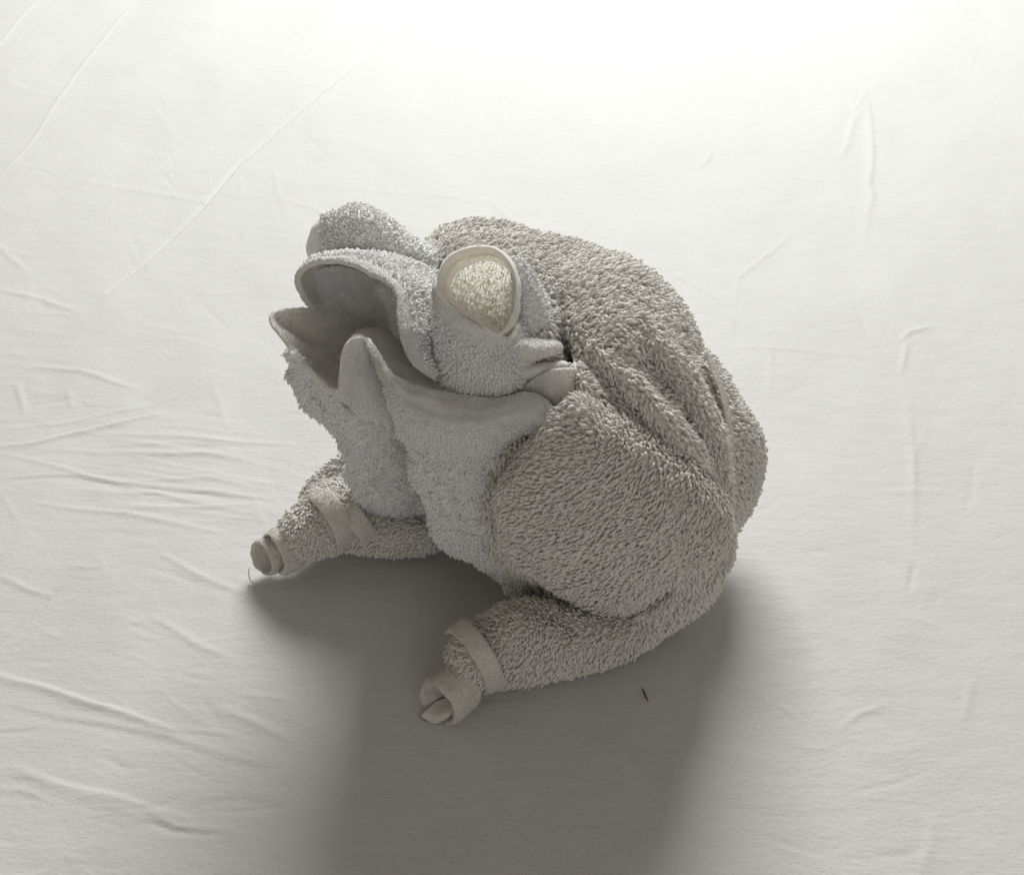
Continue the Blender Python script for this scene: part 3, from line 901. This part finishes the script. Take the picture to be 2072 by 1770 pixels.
# upper lip and snout
o, P, N, B = cloth('snout', [
    [(640, 630, 545), (642, 622, 500), (655, 605, 440), (690, 590, 400)],
    [(616, 600, 590), (624, 588, 540), (655, 570, 460), (700, 560, 400)],
    [(604, 564, 612), (618, 548, 560), (660, 535, 480), (720, 530, 410)],
    [(622, 538, 624), (642, 526, 580), (690, 518, 500), (770, 515, 430)],
    [(665, 528, 636), (692, 519, 600), (740, 514, 530), (820, 515, 450)],
    [(712, 537, 648), (742, 523, 612), (790, 520, 560), (850, 525, 470)],
    [(752, 558, 660), (784, 540, 632), (825, 535, 590), (870, 540, 490)],
    [(788, 578, 676), (822, 562, 656), (852, 560, 610), (890, 560, 520)],
    [(802, 604, 690), (842, 592, 676), (870, 590, 630), (905, 590, 540)],
    [(804, 642, 704), (845, 632, 694), (875, 630, 640), (910, 630, 560)],
    [(813, 690, 712), (850, 682, 704), (880, 680, 650), (915, 680, 580)],
    [(836, 738, 708), (862, 728, 704), (888, 720, 660), (920, 720, 600)],
    [(882, 772, 700), (884, 758, 696), (900, 750, 660), (930, 750, 620)]], M_HEADH, head, nu=220, nv=70, seed=68, thick=6, bead=.35)
fuzz(P, N, False, o, 69, lay=(.7, -.1), s=1.3, cell=1.2, mask=lambda u, v, a: np.clip((v - .16) * 3.2, 0, 1))
rim_fuzz(P, N, o, 169)
# near eye: rolled corner seen into its open end
EO = np.array([(884, 585), (889, 545), (912, 514), (955, 498), (1000, 501), (1032, 528), (1047, 570), (1046, 615), (1034, 655), (1012, 680), (985, 668), (945, 640), (905, 618)], float)
EO = cr(EO, 120, True)
EC = np.array([968, 590.0])
def eye_rings(spec, name, mat, parent, seed, tilt=(0, 0)):
    A = crn(np.array(spec, float), len(spec) * 10)     # (scale, dx, dy, q)
    X = EC[0] + A[:, 1:2] + A[:, 0:1] * (EO[None, :, 0] - EC[0])
    Y = EC[1] + A[:, 2:3] + A[:, 0:1] * (EO[None, :, 1] - EC[1])
    Q = A[:, 3:4] + tilt[0] * (X - EC[0]) + tilt[1] * (Y - EC[1])
    P = W(np.stack([X, Y, Q], -1))
    N = gnormals(P, True)
    P = add_world_noise(P, N, 1.5, 30, seed)
    P = add_world_noise(P, N, 1.6 if mat is M_EYE else .6, 6 if mat is M_EYE else 9, seed + 2)
    return mesh_obj(name, P.reshape(-1, 3), grid_faces(len(A), 120, True), mat, parent), P, N
o, P, N = eye_rings([(.80, 12, 14, 722), (.84, 7, 6, 738), (.88, 3, 2, 760), (.93, 0, 0, 777), (.97, 0, 0, 783), (1.0, 0, 0, 777), (1.015, 2, 1, 760), (1.02, 6, 3, 738)], 'eye', M_HEADH, head, 71, (-.1, -.15))
near_eye = o
# the thin wall of the roll, one layer of towelling that lets light through
o, P, N = eye_rings([(.86, 5, 4, 756), (.86, 8, 8, 740), (.84, 12, 14, 722), (.76, 16, 20, 708), (.62, 20, 26, 698), (.44, 22, 30, 691), (.24, 24, 32, 687), (.03, 24, 33, 686)], 'eye_wall', M_EYE, near_eye, 73, (-.1, -.15))
oN = orient(P, True, P.mean((0, 1)))
Lx = lambda a: (a - CAM) @ RGT / ((a - CAM) @ FWD) * FPX + 1036
fuzz(P, oN, True, o, 72, lay=(.7, .3), mat=M_HEAD, mask=lambda u, v, a: (Lx(a) > 1035) * 1.0)
fuzz(P, -oN, True, o, 174, lay=(.3, -.7), mat=M_EYE, s=.55, cell=.9, stand=-.3, mask=lambda u, v, a: (v > .30) * .6)
roll_side = blob('roll_side', [(1046, 528), (1066, 540), (1094, 580), (1112, 625), (1120, 670), (1105, 700), (1070, 700), (1052, 650), (1048, 580)], (1080, 620), 650, (-.6, -.2), 34, 50, M_HEAD, near_eye, nth=100, nph=40, amp=3, nsize=25, seed=74)
fuzz(roll_side[1], roll_side[2], True, roll_side[0], 75, lay=(.7, .3), s=1.3)
# wrapped base of the near eye
o, P, N, B = cloth('eye_wrap', [
    [(1060, 610, 560), (1090, 640, 560), (1110, 680, 560), (1110, 720, 560)],
    [(1046, 650, 700), (1060, 660, 660), (1080, 690, 640), (1090, 730, 620)],
    [(1030, 682, 752), (1048, 700, 720), (1068, 730, 690), (1075, 770, 660)],
    [(985, 670, 768), (1000, 710, 745), (1020, 760, 715), (1030, 805, 680)],
    [(940, 640, 776), (952, 700, 752), (970, 760, 722), (980, 815, 680)],
    [(904, 612, 776), (915, 680, 748), (930, 750, 718), (940, 815, 680)],
    [(884, 580, 768), (888, 660, 735), (893, 730, 700), (900, 800, 670)],
    [(892, 560, 700), (886, 650, 680), (888, 720, 650), (895, 790, 620)],
    [(930, 560, 600), (910, 650, 600), (905, 720, 590), (910, 790, 580)]], M_HEADH, head, nu=150, nv=60, seed=75, thick=6, bead=.3)
fuzz(P, N, False, o, 76, s=1.3, cell=1.2, mask=lambda u, v, a: np.clip((v - .15) * 3, 0, 1))
# small rolled corner beside the eye
o, P, N = tube('rolled_corner', [(990, 712, 680, 20, 20), (1030, 708, 700, 24, 24), (1070, 708, 702, 21, 24), (1100, 706, 692, 18, 22), (1124, 705, 682, 15, 19), (1138, 710, 672, 12, 14)], M_HEADH, head, amp=2.5, nsize=25, seed=77)
nap(P, N, True, o, M_HEADH, 377)
tube('rolled_corner', [(1010, 756, 664, 20, 20), (1060, 752, 678, 17, 20), (1118, 743, 686, 10, 13), (1150, 738, 690, 8, 10)], M_HEADH, head, amp=1.5, seed=78)
# flat corner tucked behind the lip
cloth('tucked_corner', [
    [(1045, 800, 670), (1060, 830, 650), (1070, 860, 636)],
    [(1075, 768, 687), (1090, 815, 679), (1100, 865, 664)],
    [(1115, 748, 709), (1125, 800, 702), (1128, 850, 686)],
    [(1160, 744, 715), (1160, 790, 705), (1150, 845, 688)],
    [(1176, 748, 620), (1172, 795, 600), (1162, 845, 600)]], M_HEADH, head, nu=80, nv=40, seed=79, thick=6, bead=.4)
# far eye, seen from outside
o, P, N = blob('eye', [(622, 520), (622, 490), (634, 458), (655, 438), (690, 428), (715, 418), (745, 424), (785, 445), (815, 468), (850, 492), (880, 515), (890, 560), (820, 570), (720, 560), (650, 550)],
    (745, 500), 480, (.25, -.3), 60, 90, M_HEAD, head, nth=150, nph=60, amp=4, seed=81)
fuzz(P, N, True, o, 82, lay=(.6, -.1), s=1.4, cell=1.25, mask=lambda u, v, a: np.where((a - CAM) @ RGT / ((a - CAM) @ FWD) * FPX + 1036 < 648, 0.0, 1.0))
# core of the head so nothing is hollow between the folds
o, P, N = blob('neck', [(760, 580), (830, 560), (900, 620), (1000, 680), (1090, 680), (1150, 740), (1130, 840), (1060, 900), (940, 900), (840, 840), (800, 740), (790, 640)], (960, 720), 560, (.1, -.25), 60, 120, M_HEAD, head, nth=120, nph=40, amp=3, seed=83)
fuzz(P, N, True, o, 84)

# ------------------------------------------------------------------ lint on the sheet
def lint(pts, r, label):
    L = G(np.array([p[0] for p in pts], float), np.array([p[1] for p in pts], float), 1.5 * U)
    o = strand('lint', L, r, M_LINT, None, 6, 16)
    o['label'] = label; o['category'] = 'lint'
    return o
lint([(1299, 1391), (1303, 1400), (1306, 1408), (1312, 1418)], 2.0, 'small brown fleck of lint lying in the shadow right of the near foot')
for a, k in JOBS:
    grow(*a, **k)
